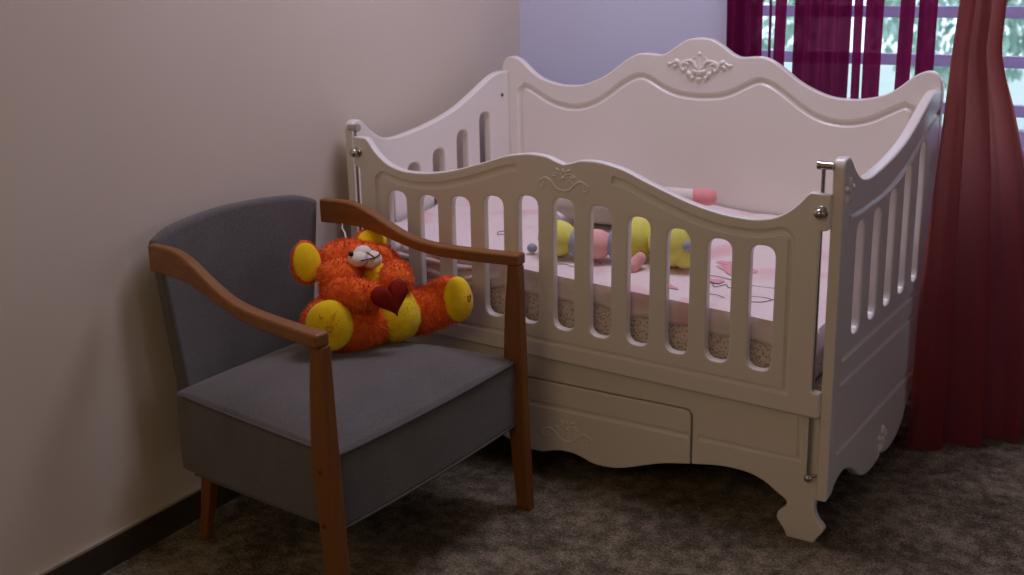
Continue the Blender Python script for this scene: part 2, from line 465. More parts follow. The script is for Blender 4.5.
# side panels: outline in (depth y, height z)
top = catmull([(.0, .805), (.0, .835), (.008, .849), (.022, .8535), (.038, .8515), (.056, .838), (.084, .815), (.12, .796), (.155, .7885), (.20, .788), (.26, .7935), (.32, .801),
               (.40, .815), (.47, .833), (.53, .855), (.59, .880), (.64, .9005), (.68, .911), (.715, .913), (.736, .911)], 4)
bot = catmull([(.736, .115), (.70, .145), (.665, .15), (.625, .128), (.59, .092), (.545, .066), (.49, .055), (.44, .057), (.405, .068), (.37, .057), (.31, .055), (.25, .070), (.205, .098), (.165, .122),
               (.12, .137), (.085, .137), (.055, .128), (.035, .112)], 4)
sout = top + bot + [(.0, .108)]
slots = [slot(.135 + .117 * k, .455, t, .056, .026) for k, t in enumerate((.702, .706, .728, .764, .802))]
tg = catmull([(.05, .735), (.085, .728), (.13, .7265), (.19, .7285), (.26, .731), (.33, .738), (.40, .749), (.46, .764), (.52, .785), (.58, .808), (.64, .829), (.69, .846), (.745, .860)], 3)
grs = [([(.05, .70)] + tg, .0105, .003), ([(.05, .418), (.70, .418)], .0095, .003), ([(.05, .204), (.05, .361), (.70, .361)], .0095, .003), ([(.05, .204), (.66, .204)], .0095, .003)]
RIGHT = plane_mtx((-.0125, 0, 0), (0, 1, 0), (0, 0, 1))
LEFT = plane_mtx((-1.2875, 0, 0), (0, -1, 0), (0, 0, 1))
neg = lambda L: [(-u, v) for u, v in L]
sr = panel('side_panel', sout, slots, RIGHT, .025, .005, grs, lac, crib, CO)
sl = panel('side_panel', neg(sout), [neg(q) for q in slots], LEFT, .025, .005, [(neg(p), a, b) for p, a, b in grs], lac, crib, CO)
def flower(cu, cv, r):
    st = [([(cu, cv), (cu + .6 * r * math.cos(a), cv + .6 * r * math.sin(a))], .003, .0028) for a in (1.2, 2.6, 4.0, 5.4)]
    b = [(cu + .62 * r * math.cos(a), cv + .62 * r * math.sin(a), .42 * r, .25 * r, a) for a in [1.57 + k * 1.2566 for k in range(5)]]
    return st, b + [(cu, cv, .24 * r, .24 * r, 0)]
for cu, cv, r in ((.034, .782, .029), (.405, .106, .036)):
    st, b_ = flower(cu, cv, r)
    st = st + [([(cu - .9 * r, cv - 1.15 * r), (cu - .5 * r, cv - 1.0 * r), (cu - .15 * r, cv - .75 * r)], .0022, .0015)]
    ornament('carved_flower', st, b_, RIGHT, .0125, .9, lac, sr, CO)
    ornament('carved_flower', [(neg(p), a, c) for p, a, c in st], [(-u, v, x, y, -a) for u, v, x, y, a in b_], LEFT, .0125, .9, lac, sl, CO)
for mtx, sgn, par in ((LEFT, -1, sl), (RIGHT, 1, sr)):
    bm = bmesh.new(); add_tube(bm, [(sgn * .697, .843, -.0145), (sgn * .697, .843, -.0105)], .005, 12)
    me = bm_mesh(bm); me.transform(Matrix.Translation(-Vector(CO)) @ mtx); link('screw_hole', me, M['dark'], par)

# apron (front board with cabriole feet) and the drawer set in it
ah = [(.340, .1235), (.404, .1335), (.463, .133), (.505, .121), (.535, .102)]
foot = [(.556, .089), (.559, .080), (.556, .072), (.548, .064), (.5405, .056), (.538, .045), (.541, .036), (.549, .026), (.557, .014), (.561, .004), (.567, .0), (.618, .0), (.625, .004), (.634, .018), (.643, .031), (.644, .039), (.638, .047), (.629, .056), (.623, .070), (.621, .086), (.6255, .105)]
rp = catmull(ah + foot, 4)
rp = [(u, max(0, v)) for u, v in rp]
apr_r = rp + [(.6235, .34)]
hole_top = .2555
dr = [(.331, hole_top), (.331, .122)]
apron_out = apr_r + [(-u, v) for u, v in apr_r[::-1]]
notch = round_poly([(-.331, .05), (-.331, hole_top), (.331, hole_top), (.331, .05)], [0, .02, .02, 0], 5)
apron_out = apr_r + [(-u, v) for u, v in apr_r[::-1]] + [(-.331, .122)] + notch[1:-1] + [(.331, .122)]
apg = [([(.345, .19), (.583, .19), (.583, .29)], .009, .003), ([(-.345, .19), (-.583, .19), (-.583, .29)], .009, .003)]
apron = panel('front_apron', apron_out, [], FRONT(.017), .022, .003, apg, lac, crib, CO)
dbh = [(0, .079), (.02, .078), (.042, .073), (.074, .064), (.12, .064), (.16, .073), (.203, .088), (.26, .107), (.326, .121)]
db = catmull(dbh, 4)
d_out = [(-u, v) for u, v in db[::-1]] + db[1:] + round_poly([(.326, .15), (.326, .2515), (-.326, .2515), (-.326, .15)], [0, .018, .018, 0], 5)[1:-1]
drawer = empty('drawer', (0, 0, 0)); drawer.parent = crib
dfp = panel('drawer_front', d_out, [], FRONT(.017), .022, .003, [([(-.322, .19), (.322, .19)], .009, .003)], lac, drawer, CO)
bm = bmesh.new()
for lo, hi in (((-.32, .03, .13), (-.308, .66, .235)), ((.308, .03, .13), (.32, .66, .235)), ((-.32, .648, .13), (.32, .66, .235)), ((-.308, .03, .13), (.308, .648, .14))):
    add_box(bm, (lo[0], lo[1] - .38, lo[2]), (hi[0], hi[1] - .38, hi[2]))
link('drawer_box', bm_mesh(bm), M['base'], drawer)
def scroll(cv, k):
    s, b_ = mirror([
        (catmull([(0, cv - .020 * k), (.016 * k, cv - .016 * k), (.03 * k, cv - .002 * k), (.044 * k, cv + .004 * k), (.057 * k, cv - .003 * k)], 4), .0028 * k, .0022 * k),
        (spiral((.052 * k, cv - .010 * k), .010 * k, .003 * k, 1.2, -4.4), .0022 * k, .0018 * k),
        (spiral((.018 * k, cv - .002 * k), .008 * k, .002 * k, 3.6, -1.5), .002 * k, .0016 * k),
        (catmull([(.004 * k, cv + .014 * k), (.018 * k, cv + .017 * k), (.030 * k, cv + .012 * k)], 4), .002 * k, .0012 * k)],
        [(.013 * k, cv + .024 * k, .007 * k, .003 * k, .5), (.022 * k, cv + .010 * k, .006 * k, .003 * k, -.2)])
    return s, b_ + [(0, cv + .022 * k, .0035 * k, .006 * k, 0), (0, cv + .008 * k, .005 * k, .005 * k, 0)]
s, bl = scroll(.128, 1.15)
ornament('carved_ornament', s, bl, FRONT(.006), .0, .8, lac, drawer, CO)

# rear legs, mattress board
for sx in (-1, 1):
    bm = gridbox(2, 2, 6, lambda a, b_, c, sx=sx: (sx * (.530 + .04 * a), .355 - .05 + .05 * b_ + .012 * (1 - c), .26 * c))
    bevel_mod(link('rear_leg', bm_mesh(bm), lac, crib, smooth=40), .006)
bm = bmesh.new(); add_box(bm, (-.62, -.345, .335), (.62, .352, .355)); link('mattress_board', bm_mesh(bm), M['base'], crib)

# drop gate, hanging a little lower at its right end
gh_ = [(0, .793), (.02, .7985), (.045, .8065), (.08, .809), (.11, .806), (.155, .797), (.2, .781), (.25, .764), (.30, .748), (.345, .737), (.39, .7295), (.43, .727), (.465, .7275), (.505, .737), (.535, .7545), (.558, .776), (.570, .791), (.578, .7975)]
gr = catmull(gh_, 4)
side = [(.588, .7985), (.617, .7985), (.620, .795), (.620, .727), (.616, .723), (.604, .720), (.602, .716), (.602, .378), (.604, .374), (.618, .373), (.620, .370), (.620, .320), (.617, .316)]
g_out = [(-u, v) for u, v in gr[::-1]] + gr[1:] + side + [(-u, v) for u, v in side[::-1]]
tops = {0: .716, 1: .710, 2: .698, 3: .6845, 4: .676, 5: .6755}
g_slots = [slot(.0966 * k, .399, tops[abs(k)] - .002, .055, .025) for k in range(-5, 6)]
GT = plane_mtx((-.645, -.006, .002), Vector((1, 0, -.0288)).normalized(), Vector((.006, 0, 1)).normalized())
gg = catmull([(.125, .772), (.16, .765), (.2, .750), (.25, .732), (.30, .716), (.345, .705), (.39, .698), (.43, .6965), (.47, .698), (.502, .705), (.524, .711), (.540, .704), (.545, .688)], 3)
frame = gg + [(.545, .362), (-.545, .362)] + [(-u, v) for u, v in gg[::-1]]
gate = panel('drop_gate', g_out, g_slots, GT, .022, .004, [(frame, .010, .003)], lac, crib, CO)
s, bl = scroll(.753, 1.08)
ornament('carved_ornament', s, bl, GT, .011, .7, lac, gate, CO)
def lathe(bm, prof, mtx, seg=16):
    """prof = [(radius, height)], axis +z of mtx"""
    rings = []
    for r, h in prof: rings.append([bm.verts.new(mtx @ Vector((r * math.cos(2 * math.pi * k / seg), r * math.sin(2 * math.pi * k / seg), h))) for k in range(seg)])
    for A, B in zip(rings, rings[1:]):
        for k in range(seg): bm.faces.new((A[k], A[(k + 1) % seg], B[(k + 1) % seg], B[k]))
    bm.faces.new(rings[0][::-1]); bm.faces.new(rings[-1])
KN = [(.0125, 0), (.0135, .002), (.0125, .004), (.007, .006), (.007, .009), (.0105, .012), (.0115, .017), (.010, .022), (.006, .0255), (.002, .0262)]
for sg in (-1, 1):
    bm = bmesh.new(); lathe(bm, KN, Matrix.Translation((sg * .604, .7605, .011)))
    me = bm_mesh(bm); me.transform(Matrix.Translation(-Vector(CO)) @ GT); link('bolt_knob', me, M['chrome'], gate, smooth=50)
# guide rods with their brackets
for sg in (-1, 1):
    xr = -.65 + sg * .609; xs = -.65 + sg * .625
    L = lambda x, y, z: (x - CO[0], y - CO[1], z)
    bm = bmesh.new(); add_tube(bm, [L(xr, -.006, .157), L(xr, -.006, .838)], .0042, 12)
    rod = link('guide_rod', bm_mesh(bm), M['chrome'], crib, smooth=50)
    bm = bmesh.new(); add_tube(bm, [L(xr - sg * .008, -.006, .838), L(xs + sg * .004, -.006, .838)], .0085, 14)
    add_tube(bm, [L(xr - sg * .012, -.006, .838), L(xr - sg * .006, -.006, .838)], .0098, 14)
    link('top_bracket', bm_mesh(bm), M['chrome'], rod, smooth=50)
    bm = bmesh.new(); add_ball(bm, L(xr, -.006, .157), .0095, None, 14, 8)
    add_tube(bm, [L(xr, -.006, .157), L(xr, .0065, .157)], .0065, 12)
    add_tube(bm, [L(xr + .004, -.003, .160), L(xr + .016, -.003, .166)], .004, 10)
    link('bottom_bracket', bm_mesh(bm), M['chrome'], rod, smooth=50)

# ------------------------------------------------------------------ bedding
def ztop(x, y): return .490 + .055 * (-x - .185) + .07 * (y - .03)
MX0, MX1, MY0, MY1 = -1.262, -.055, .036, .728
def mfn(s, t, w):
    x = MX0 + (MX1 - MX0) * s; y = MY0 + (MY1 - MY0) * t
    return (x - CO[0], y - CO[1], .3565 + (ztop(x, y) - .010 - .3565) * w - .3565)
o = link('mattress', bm_mesh(gridbox(24, 14, 4, mfn)), M['floral'], smooth=40)
o.location = (CO[0], CO[1], .3565); bevel_mod(o, .012, 3, 60)
tag(o, 'crib mattress in small floral print under the pink sheet', 'mattress')
bm = bmesh.new()
nx, ny = 120, 90
xs = np.linspace(MX0, MX1 + .062, nx); ys = np.linspace(MY0 - .062, MY1, ny)
grid = {}
for i, x in enumerate(xs):
    for j, y in enumerate(ys):
        ox = max(0, x - (MX1 + .006)); oy = max(0, (MY0 - .010) - y)
        px, py = min(x, MX1 + .006), max(y, MY0 - .010)
        left = max(0, min(1, (-.80 - x) / .2))
        d = max(ox, oy) * (1 + .7 * left * (oy > ox)) + .15 * min(ox, oy)
        z = ztop(px, py) - d * (1.04 - .15 * left)
        edge = min(1, min(MX1 + .006 - px if ox == 0 else 0, py - MY0 + .010 if oy == 0 else 0) / .02)
        if d == 0: z -= .006 * (1 - max(0, edge)) ** 2
        n = noise.noise(Vector((x * 7, y * 7, 3)))
        n2 = noise.noise(Vector((x * 18, y * 12, 9)))
        if oy > 0:
            py += .005 * noise.noise(Vector((x * 26, oy * 30, 7))) * min(1, oy / .01) - .002; z += .010 * noise.noise(Vector((x * 13, 0, 5))) * min(1, oy / .03)
            py += left * min(1, oy / .02) * (.0095 * math.sin(oy * 210 + 9 * x + 5 * n) + .004)
            z += left * .022 * noise.noise(Vector((x * 10, oy * 26, 1))) * min(1, oy / .02)
        elif ox > 0: px += .004 * n2
        else:
            z += .004 * n * min(1, edge) + .002 * n2 + left * .010 * max(0, noise.noise(Vector((x * 9 + y * 7, y * 9 - x * 5, 2))))
        grid[i, j] = bm.verts.new((px - CO[0], py - CO[1], z - .49))
for i in range(nx - 1):
    for j in range(ny - 1): bm.faces.new((grid[i, j], grid[i + 1, j], grid[i + 1, j + 1], grid[i, j + 1]))
sheet = link('bed_sheet', bm_mesh(bm), M['sheet'], smooth=80)
sheet.location = (CO[0], CO[1], .49)
sm = sheet.modifiers.new('thick', 'SOLIDIFY'); sm.thickness = .003; sm.offset = 1
tag(sheet, 'pale pink printed sheet spread over the crib mattress', 'sheet')
for zc, r0, xe, sd in ((-.030, .0085, -.90, 1.0), (-.055, .0095, -.86, 2.3), (-.078, .009, -.89, 4.1)):
    bm = bmesh.new(); P_, R_ = [], []
    for k in range(40):
        q = k / 39; x = -1.235 + (xe + 1.235) * q
        P_.append((x - CO[0], .0205 + .003 * noise.noise(Vector((x * 9, sd, 0))) - CO[1], ztop(x, .03) + zc + .010 * noise.noise(Vector((x * 8, 0, sd))) + .016 * max(0, q - .75) * 4 - .49))
        R_.append(r0 * (1 + .35 * noise.noise(Vector((x * 16, sd, 4)))) * min(1, (1 - q) * 6 + .12, q * 6 + .15))
    add_tube(bm, P_, R_, 12)
    link('bunched_fold', bm_mesh(bm), M['sheet'], sheet, smooth=80)
def on_sheet(p, lift=.0045): return (p[0] - CO[0], p[1] - CO[1], ztop(*p) + lift - .49)
loops = [
    catmull([(-.40, .19), (-.355, .205), (-.31, .20), (-.27, .19), (-.23, .195), (-.175, .21)], 5),
    catmull([(-.385, .125), (-.375, .15), (-.36, .135), (-.345, .155), (-.33, .14), (-.315, .165), (-.30, .15), (-.29, .17)], 5),
    catmull([(-.375, .10), (-.34, .088), (-.31, .095), (-.285, .088)], 5),
    catmull([(-.255, .115), (-.235, .095), (-.205, .105), (-.19, .13), (-.215, .133), (-.255, .115)], 5),
    catmull([(-.19, .13), (-.17, .15), (-.150, .175), (-.165, .195), (-.19, .185), (-.185, .165), (-.155, .16)], 5),
    catmull([(-.71, .055), (-.725, .075), (-.705, .095), (-.68, .09), (-.665, .105)], 5),
    catmull([(-.70, .145), (-.68, .135), (-.66, .15), (-.63, .145)], 5),
    catmull([(-.97, .20), (-.95, .22), (-.965, .235), (-.98, .22), (-.97, .20)], 4),
]
for L_ in loops:
    bm = bmesh.new(); add_tube(bm, [on_sheet(p) for p in L_], .0009, 6)
    link('printed_outline', bm_mesh(bm), M['print'], sheet, smooth=60)
for (x, y, rx, ry) in ((-.33, .265, .045, .03), (-.36, .30, .03, .02), (-.345, .175, .022, .012), (-.42, .085, .02, .012), (-.60, .19, .02, .015)):
    bm = bmesh.new(); ring = []
    c = bm.verts.new(on_sheet((x, y), .006))
    for k in range(20):
        a = k * math.pi / 10; q = 1 + .25 * math.sin(3 * a + x * 40)
        ring.append(bm.verts.new(on_sheet((x + rx * q * math.cos(a), y + ry * q * math.sin(a)), .0055)))
    for k in range(20): bm.faces.new((c, ring[k], ring[(k + 1) % 20]))
    link('printed_blotch', bm_mesh(bm), M['print_pink'], sheet, smooth=60)

# long plush caterpillar lying along the front of the bed
cz = lambda x, y: ztop(x, y) + .008
PO = (-.60, .20, cz(-.60, .20)); PSH = -.013
cat = empty('plush_caterpillar', (PO[0] + PSH, PO[1], PO[2]), label='yellow and pink plush caterpillar lying on the crib sheet', cat='soft toy')
def toy(name, items, material, parent=cat, org=PO, sub=1):
    if parent == cat: pass
    bm = bmesh.new()
    for c, r, *rt_ in items: add_ball(bm, [a - b_ for a, b_ in zip(c, org)], r, rt_[0] if rt_ else None, 22, 14)
    return link(name, bm_mesh(bm), material, parent, smooth=80)
def bz(x, y, r): return cz(x, y) + r
toy('tail', [((-.735, .135, bz(-.737, .135, .043)), (.050, .046, .045))], M['toy_yellow'])
toy('tail_tip', [((-.766, .170, .604), (.024, .022, .026))], M['toy_blue'])
toy('foot', [((-.800, .120, bz(-.80, .12, .011)), (.013, .012, .012))], M['toy_blue'])
for cx_, cy_, r_ in ((-.683, .148, .036), (-.596, .190, .044)):
    bm = bmesh.new(); zc = bz(cx_, cy_, .038)
    add_tube(bm, [(cx_ - PO[0] + .013 * math.cos(q) * 0, cy_ - PO[1] + r_ * .75 * math.cos(q), zc - PO[2] + r_ * .75 * math.sin(q)) for q in np.linspace(0, 2 * math.pi, 24, endpoint=False)], .011, 10, closed=True)
    link('collar', bm_mesh(bm), M['toy_blue'], cat, smooth=80)
toy('segment', [((-.640, .162, bz(-.644, .162, .036)), (.040, .039, .037))], M['toy_pink'])
toy('segment', [((-.556, .215, bz(-.556, .215, .050)), (.046, .055, .053))], M['toy_yellow'])
hd = toy('head', [((-.462, .215, bz(-.462, .215, .055)), (.058, .062, .058)), ((-.425, .205, bz(-.425, .2, .034)), (.030, .03, .032)), ((-.428, .225, bz(-.43, .22, .088)), (.032, .03, .024))], M['toy_yellow'])
toy('nose', [((-.408, .183, .586), (.011, .011, .013))], M['toy_blue'], hd)
for (x, y, z_, dx, dz, dy) in ((-.522, .142, .542, .006, .009, .010), (-.56, .288, .546, .01, .02, -.03)):
    bm = bmesh.new()
    a = Vector((x - dx, y - dy * .3, z_ - dz)) - Vector(PO); c = Vector((x + dx, y + dy, z_ + dz)) - Vector(PO)
    add_ball(bm, a, (.017, .017, .017), None, 16, 10); add_ball(bm, c, (.014, .014, .014), None, 16, 10)
    add_tube(bm, [a, (a + c) / 2, c], [.0165, .0155, .0135], 14)
    link('foot', bm_mesh(bm), M['toy_pink'], cat, smooth=80)

# small beige cushion behind it
KO = (-.75, .45, ztop(-.75, .45) + .006)
def pil(name, w, d, h, org, material, rz, n=22):
    bm = bmesh.new()
    def f(s, t, k):
        u, v_ = 2 * s - 1, 2 * t - 1
        b_ = (max(0, 1 - abs(u) ** 3.2) * max(0, 1 - abs(v_) ** 3.2)) ** .5
        pin = 1 - .06 * (1 - abs(u) ** 2) * abs(v_) ** 3
        p = rot2((u * w / 2 * (1 - .05 * (1 - v_ * v_)), v_ * d / 2 * (1 - .05 * (1 - u * u))), rz)
        return (p[0], p[1], h / 2 + (k - .5) * (h * b_ + .004))
    return link(name, bm_mesh(gridbox(n, n, 1, f)), material, smooth=80)
cu_ = pil('cushion', .30, .20, .105, KO, M['cushion'], .10)
cu_.location = KO; tag(cu_, 'small plain beige cushion lying behind the plush caterpillar', 'cushion')
bm = bmesh.new()
add_tube(bm, [Vector((*rot2((-.03 + .004 * math.sin(t * 5), -.03 + t * .06), .1), .0525 + .053 + .0006 - .003 * abs(t - .5))) for t in np.linspace(0, 1, 8)], .0022, 6)
link('seam', bm_mesh(bm), M['thread2'], cu_, smooth=60)
# white bolster with pink end
def ztb(x, y): return ztop(x, y) + .006
BO = (-.668, .64, ztb(-.66, .64))
bol = empty('bolster', BO, label='white plush bolster with a rose pink end at the back of the crib', cat='bolster')
bm = bmesh.new()
pr = [(.0, .010), (.018, .0195), (.05, .022), (.12, .023), (.20, .0215), (.248, .0195)]
add_tube(bm, [(-.145 + a, -.010 + .05 * a, .032 + a * .03) for a, r_ in pr], [r_ for a, r_ in pr], 20)
bt = link('bolster_body', bm_mesh(bm), M['bolster_white'], bol, smooth=80)
bm = bmesh.new()
pr2 = [(.215, .0205), (.225, .0225), (.245, .0235), (.266, .0225), (.277, .018), (.282, .009)]
add_tube(bm, [(-.165 + a, -.010 + .05 * a, .032 + a * .03) for a, r_ in pr2], [r_ for a, r_ in pr2], 20)
link('pink_end', bm_mesh(bm), M['bolster_pink'], bol, smooth=80)

# ------------------------------------------------------------------ armchair (own frame: x across, y towards its back)
TH = R(89.65)
AO = Vector((-.6814, -.7978, 0))
def aw(p):
    x, y, z_ = p
    return Vector((AO.x + x * math.cos(TH) - y * math.sin(TH), AO.y + x * math.sin(TH) + y * math.cos(TH), z_))
HX, HY = .319, .26
chair = empty('armchair', aw((HX, HY, 0)), TH, label='grey upholstered armchair with brown wooden arms standing against the left wall', cat='armchair')
def al(p): return (p[0] - HX, p[1] - HY, p[2])
XC = .319
def sfn(s, t, w):
    hw = (.313 - .080 * t ** 1.1) + .003 * math.sin(math.pi * w)
    crown = .046 * (1 - (2 * s - 1) ** 4) * (1 - abs(2 * t - 1) ** 3.0) if w > .99 else 0
    y = -.0 + .535 * t - .010 * (1 - (2 * s - 1) ** 2) * (1 - t)
    zb = .208 - .030 * t; zt = .367 - .004 * t
    return al((XC + .008 + hw * (2 * s - 1), y, zb + (zt - zb) * w + crown))
seat = link('seat', bm_mesh(gridbox(26, 22, 6, sfn)), M['cloth'], chair, smooth=45)
bevel_mod(seat, .011, 3, 50)
bm = bmesh.new()
edge = [sfn(s, 0, .985) for s in np.linspace(0, 1, 20)]
lft = [sfn(0, t, .985) for t in np.linspace(.93, 0, 16)]; rgt = [sfn(1, t, .985) for t in np.linspace(0, .93, 16)]
add_tube(bm, [Vector(p) + Vector((0, -.001, -.001)) for p in lft + edge[1:-1] + rgt], .0038, 8)
link('piping', bm_mesh(bm), M['piping'], seat, smooth=60)
bm = bmesh.new()
edge = [sfn(s, 0, .0) for s in np.linspace(0, 1, 20)]
lft = [sfn(0, t, .0) for t in np.linspace(.9, 0, 16)]; rgt = [sfn(1, t, .0) for t in np.linspace(0, .9, 16)]
add_tube(bm, [Vector(p) + Vector((0, 0, .004)) for p in lft + edge[1:-1] + rgt], .003, 8)
link('piping', bm_mesh(bm), M['piping'], seat, smooth=60)
def bfn(s, t, w):
    u = 2 * s - 1
    hw = .200 + .050 * t
    zt = .704 + .018 * (1 - u * u) - .012 * max(0, abs(u) - .8) / .2
    z_ = .335 + (zt - .335) * t
    y = .524 + .019 * t + .028 * (1 - u * u) - .006 * math.sin(math.pi * t) * (1 - u ** 4)
    th = .042 - .010 * t
    return al((XC + .008 + .019 * t + hw * u, y + th * w, z_))
back = link('backrest', bm_mesh(gridbox(24, 18, 3, bfn)), M['cloth'], chair, smooth=45)
bevel_mod(back, .013, 4, 50)
# arms
atop = [(-.016, .617), (.10, .616), (.20, .619), (.27, .630), (.33, .654), (.385, .680), (.42, .692), (.46, .698), (.535, .697)]
abot = [(-.016, .591), (.10, .590), (.20, .593), (.27, .605), (.33, .621), (.385, .635), (.42, .640), (.46, .641), (.535, .640)]
ys_ = np.linspace(-.016, .530, 40)
def interp(tab, y):
    c_ = np.array(catmull(tab, 6)); return float(np.interp(y, c_[:, 0], c_[:, 1]))
for sg in (-1, 1):
    def afn(s, t, w, sg=sg):
        y = -.016 + .546 * s
        xc = .326 - .062 * max(0, y) / .53 * (1 + .1 * max(0, y)) - .006 * math.sin(math.pi * s)
        wd = .036 - .012 * s
        return al((XC - .013 + .027 * max(0, y) / .53 + sg * (xc + wd * (t - .5)), y, interp(abot, y) + (interp(atop, y) - interp(abot, y)) * w))
    bevel_mod(link('armrest', bm_mesh(gridbox(40, 2, 3, afn)), M['wood_arm'], chair, smooth=40), .0045, 2, 50)
def leg(fn, n=14):
    o = bevel_mod(link('leg', bm_mesh(gridbox(2, 2, n, fn)), M['wood_leg'], chair, smooth=40), .0035, 2, 50)
    return o
for sg in (-1, 1):
    def ffn(s, t, w, sg=sg):
        z_ = .591 * w
        dep = float(np.interp(z_, [0, .15, .37, .50, .58], [.032, .040, .045, .036, .026]))
        wd = float(np.interp(z_, [0, .37, .58], [.024, .030, .027]))
        return al((XC - .010 + sg * (.3215 + wd * (s - .5)), -.016 - .018 * (1 - w) ** 1.5 + (dep + .003) * t, z_))
    lg = leg(ffn)
    # screw caps on the outer face
    for z_ in (.345, .235):
        bm = bmesh.new(); p = al((XC - .010 + sg * .3360, .006, z_)); add_tube(bm, [p, (p[0] + sg * .0016, p[1], p[2])], .0045, 10)
        link('screw_cap', bm_mesh(bm), M['thread'], lg, smooth=60)
    def rfn(s, t, w, sg=sg):
        z_ = .185 * w; k = .020 + .012 * w
        return al((XC + sg * (.190 - .010 * w + k * (s - .5)), .520 - .03 * w + k * (t - .5), z_))
    leg(rfn, 4)

# ------------------------------------------------------------------ plush bear on the armchair
BP = (.53, .31, .41)
bear = empty('teddy_bear', aw((BP[0] - .011, BP[1] - .010, BP[2] - .001)), TH, label='orange and yellow plush bear holding a red heart, slumped in the grey armchair', cat='soft toy')
def bl_(p): return Vector((p[0] - BP[0], p[1] - BP[1], p[2] - BP[2]))
def wob(bm, amp, fr, seed):
    for v_ in bm.verts:
        n = noise.noise(v_.co * fr + Vector((seed, 0, 0)))
        v_.co += v_.normal * amp * n
def fur(bm, n, length, rng, keep=None):
    """short tufts of pile on the surface built so far"""
    bm.faces.ensure_lookup_table(); bmesh.ops.recalc_face_normals(bm, faces=bm.faces[:])
    tri = bmesh.ops.triangulate(bm, faces=bm.faces[:])['faces']
    bm.faces.ensure_lookup_table(); fs = list(bm.faces)
    ar = np.array([f_.calc_area() for f_ in fs]); cum = np.cumsum(ar) / ar.sum()
    bm.normal_update()
    for _ in range(n):
        f_ = fs[int(np.searchsorted(cum, rng.random()))]
        a, b_, c = [v_.co for v_ in f_.verts]
        r1, r2_ = math.sqrt(rng.random()), rng.random()
        p = a * (1 - r1) + b_ * r1 * (1 - r2_) + c * r1 * r2_
        if keep and not keep(p): continue
        nrm = f_.normal
        d = (nrm + Vector((rng.uniform(-.6, .6), rng.uniform(-.6, .6), rng.uniform(-.9, .35)))).normalized()
        side_ = d.cross(Vector((rng.uniform(-1, 1), rng.uniform(-1, 1), rng.uniform(-1, 1)))).normalized() * .0011
        l = length * rng.uniform(.6, 1.2)
        tip = p + d * l + Vector((0, 0, -.15 * l))
        q = [bm.verts.new(p - side_ - nrm * .001), bm.verts.new(p + side_ - nrm * .001), bm.verts.new(tip)]
        bm.faces.new(q)
rng = random.Random(3)
def loft(bm, pts, rad, seg=18):
    P = [Vector(p) for p in pts]
    ext_p, ext_r = [], []
    d0 = (P[0] - P[1]).normalized(); d1 = (P[-1] - P[-2]).normalized()
    for k in (.98, .85, .6, .3): ext_p.append(P[0] + d0 * rad[0] * k); ext_r.append(rad[0] * math.sqrt(1 - k * k))
    ext_p += P; ext_r += list(rad)
    for k in (.3, .6, .85, .98): ext_p.append(P[-1] + d1 * rad[-1] * k); ext_r.append(rad[-1] * math.sqrt(1 - k * k))
    add_tube(bm, ext_p, ext_r, seg)
def plush(name, build, material, nfur, flen, parent=bear, amp=.004, seed=0, smooth=80):
    bm = bmesh.new(); build(bm); bm.normal_update(); wob(bm, amp, 22, seed)
    if nfur: fur(bm, nfur, flen, rng)
    return link(name, bm_mesh(bm, normals=not nfur), material, parent, smooth=smooth)
# body
plush('body', lambda bm: loft(bm, [bl_((.520, .262, .466)), bl_((.530, .300, .495)), bl_((.545, .355, .545))], [.060, .064, .045], 20), M['fur_yellow'], 1500, .005, seed=1)
# head: big round head tilted back, with full cheeks
def headb(bm):
    add_ball(bm, bl_((.540, .400, .572)), (.098, .072, .052), Matrix.Rotation(R(10), 3, 'Y'), 24, 16)
    add_ball(bm, bl_((.428, .345, .575)), (.050, .044, .036), None, 20, 12)
    add_ball(bm, bl_((.585, .355, .570)), (.048, .042, .036), None, 20, 12)
    add_ball(bm, bl_((.512, .350, .600)), (.050, .040, .030), None, 20, 12)
head = plush('head', headb, M['fur_orange'], 7000, .011, seed=2)
def ear(c, rx, rz_, nrm, name='ear'):
    F = frame_to(nrm)
    e = plush(name, lambda bm: add_ball(bm, bl_(c), (rx, rz_, .014), F, 20, 12), M['fur_orange'], 1300, .008, amp=.002, seed=c[0])
    n = Vector(nrm).normalized()
    i_ = plush('inner_ear', lambda bm: add_ball(bm, bl_(c) + n * .009, (rx * .92, rz_ * .90, .0100), F, 20, 12), M['fur_yellow'], 0, 0, parent=e, amp=.002, seed=4)
    return e
ear((.404, .415, .600), .034, .050, (-.55, -.80, .25))
ear((.604, .395, .606), .042, .034, (-.35, -.85, .35))
# muzzle, nose stitch, eye
mz = plush('muzzle', lambda bm: [add_ball(bm, bl_((.462, .312, .607)), (.026, .020, .018), None, 18, 12), add_ball(bm, bl_((.500, .305, .598)), (.026, .022, .020), None, 18, 12), add_ball(bm, bl_((.484, .318, .615)), (.024, .018, .018), None, 18, 12)], M['muzzle'], 0, 0, parent=head, amp=.0015, seed=5)
bm = bmesh.new()
add_tube(bm, [bl_(p) for p in ((.472, .294, .6225), (.482, .290, .614), (.490, .287, .607))], .0016, 6)
add_tube(bm, [bl_(p) for p in ((.446, .290, .6095), (.463, .2885, .609), (.478, .2865, .608), (.490, .287, .607), (.503, .2835, .612), (.510, .2865, .616))], .0016, 6)
link('mouth_stitch', bm_mesh(bm), M['thread'], head, smooth=60)
for c in ((.440, .313, .624), (.528, .340, .612)):
    bm = bmesh.new(); add_ball(bm, bl_(c), .0062, None, 14, 10); link('eye', bm_mesh(bm), M['eye'], head, smooth=80)
bm = bmesh.new()
add_tube(bm, [bl_(p) for p in ((.530, .405, .630), (.536, .412, .640), (.534, .418, .652), (.540, .422, .662))], [.0035, .003, .0025, .001], 6, flat=((0, 1, 0), .3))
link('hanging_ribbon', bm_mesh(bm), M['tag'], head, smooth=60)
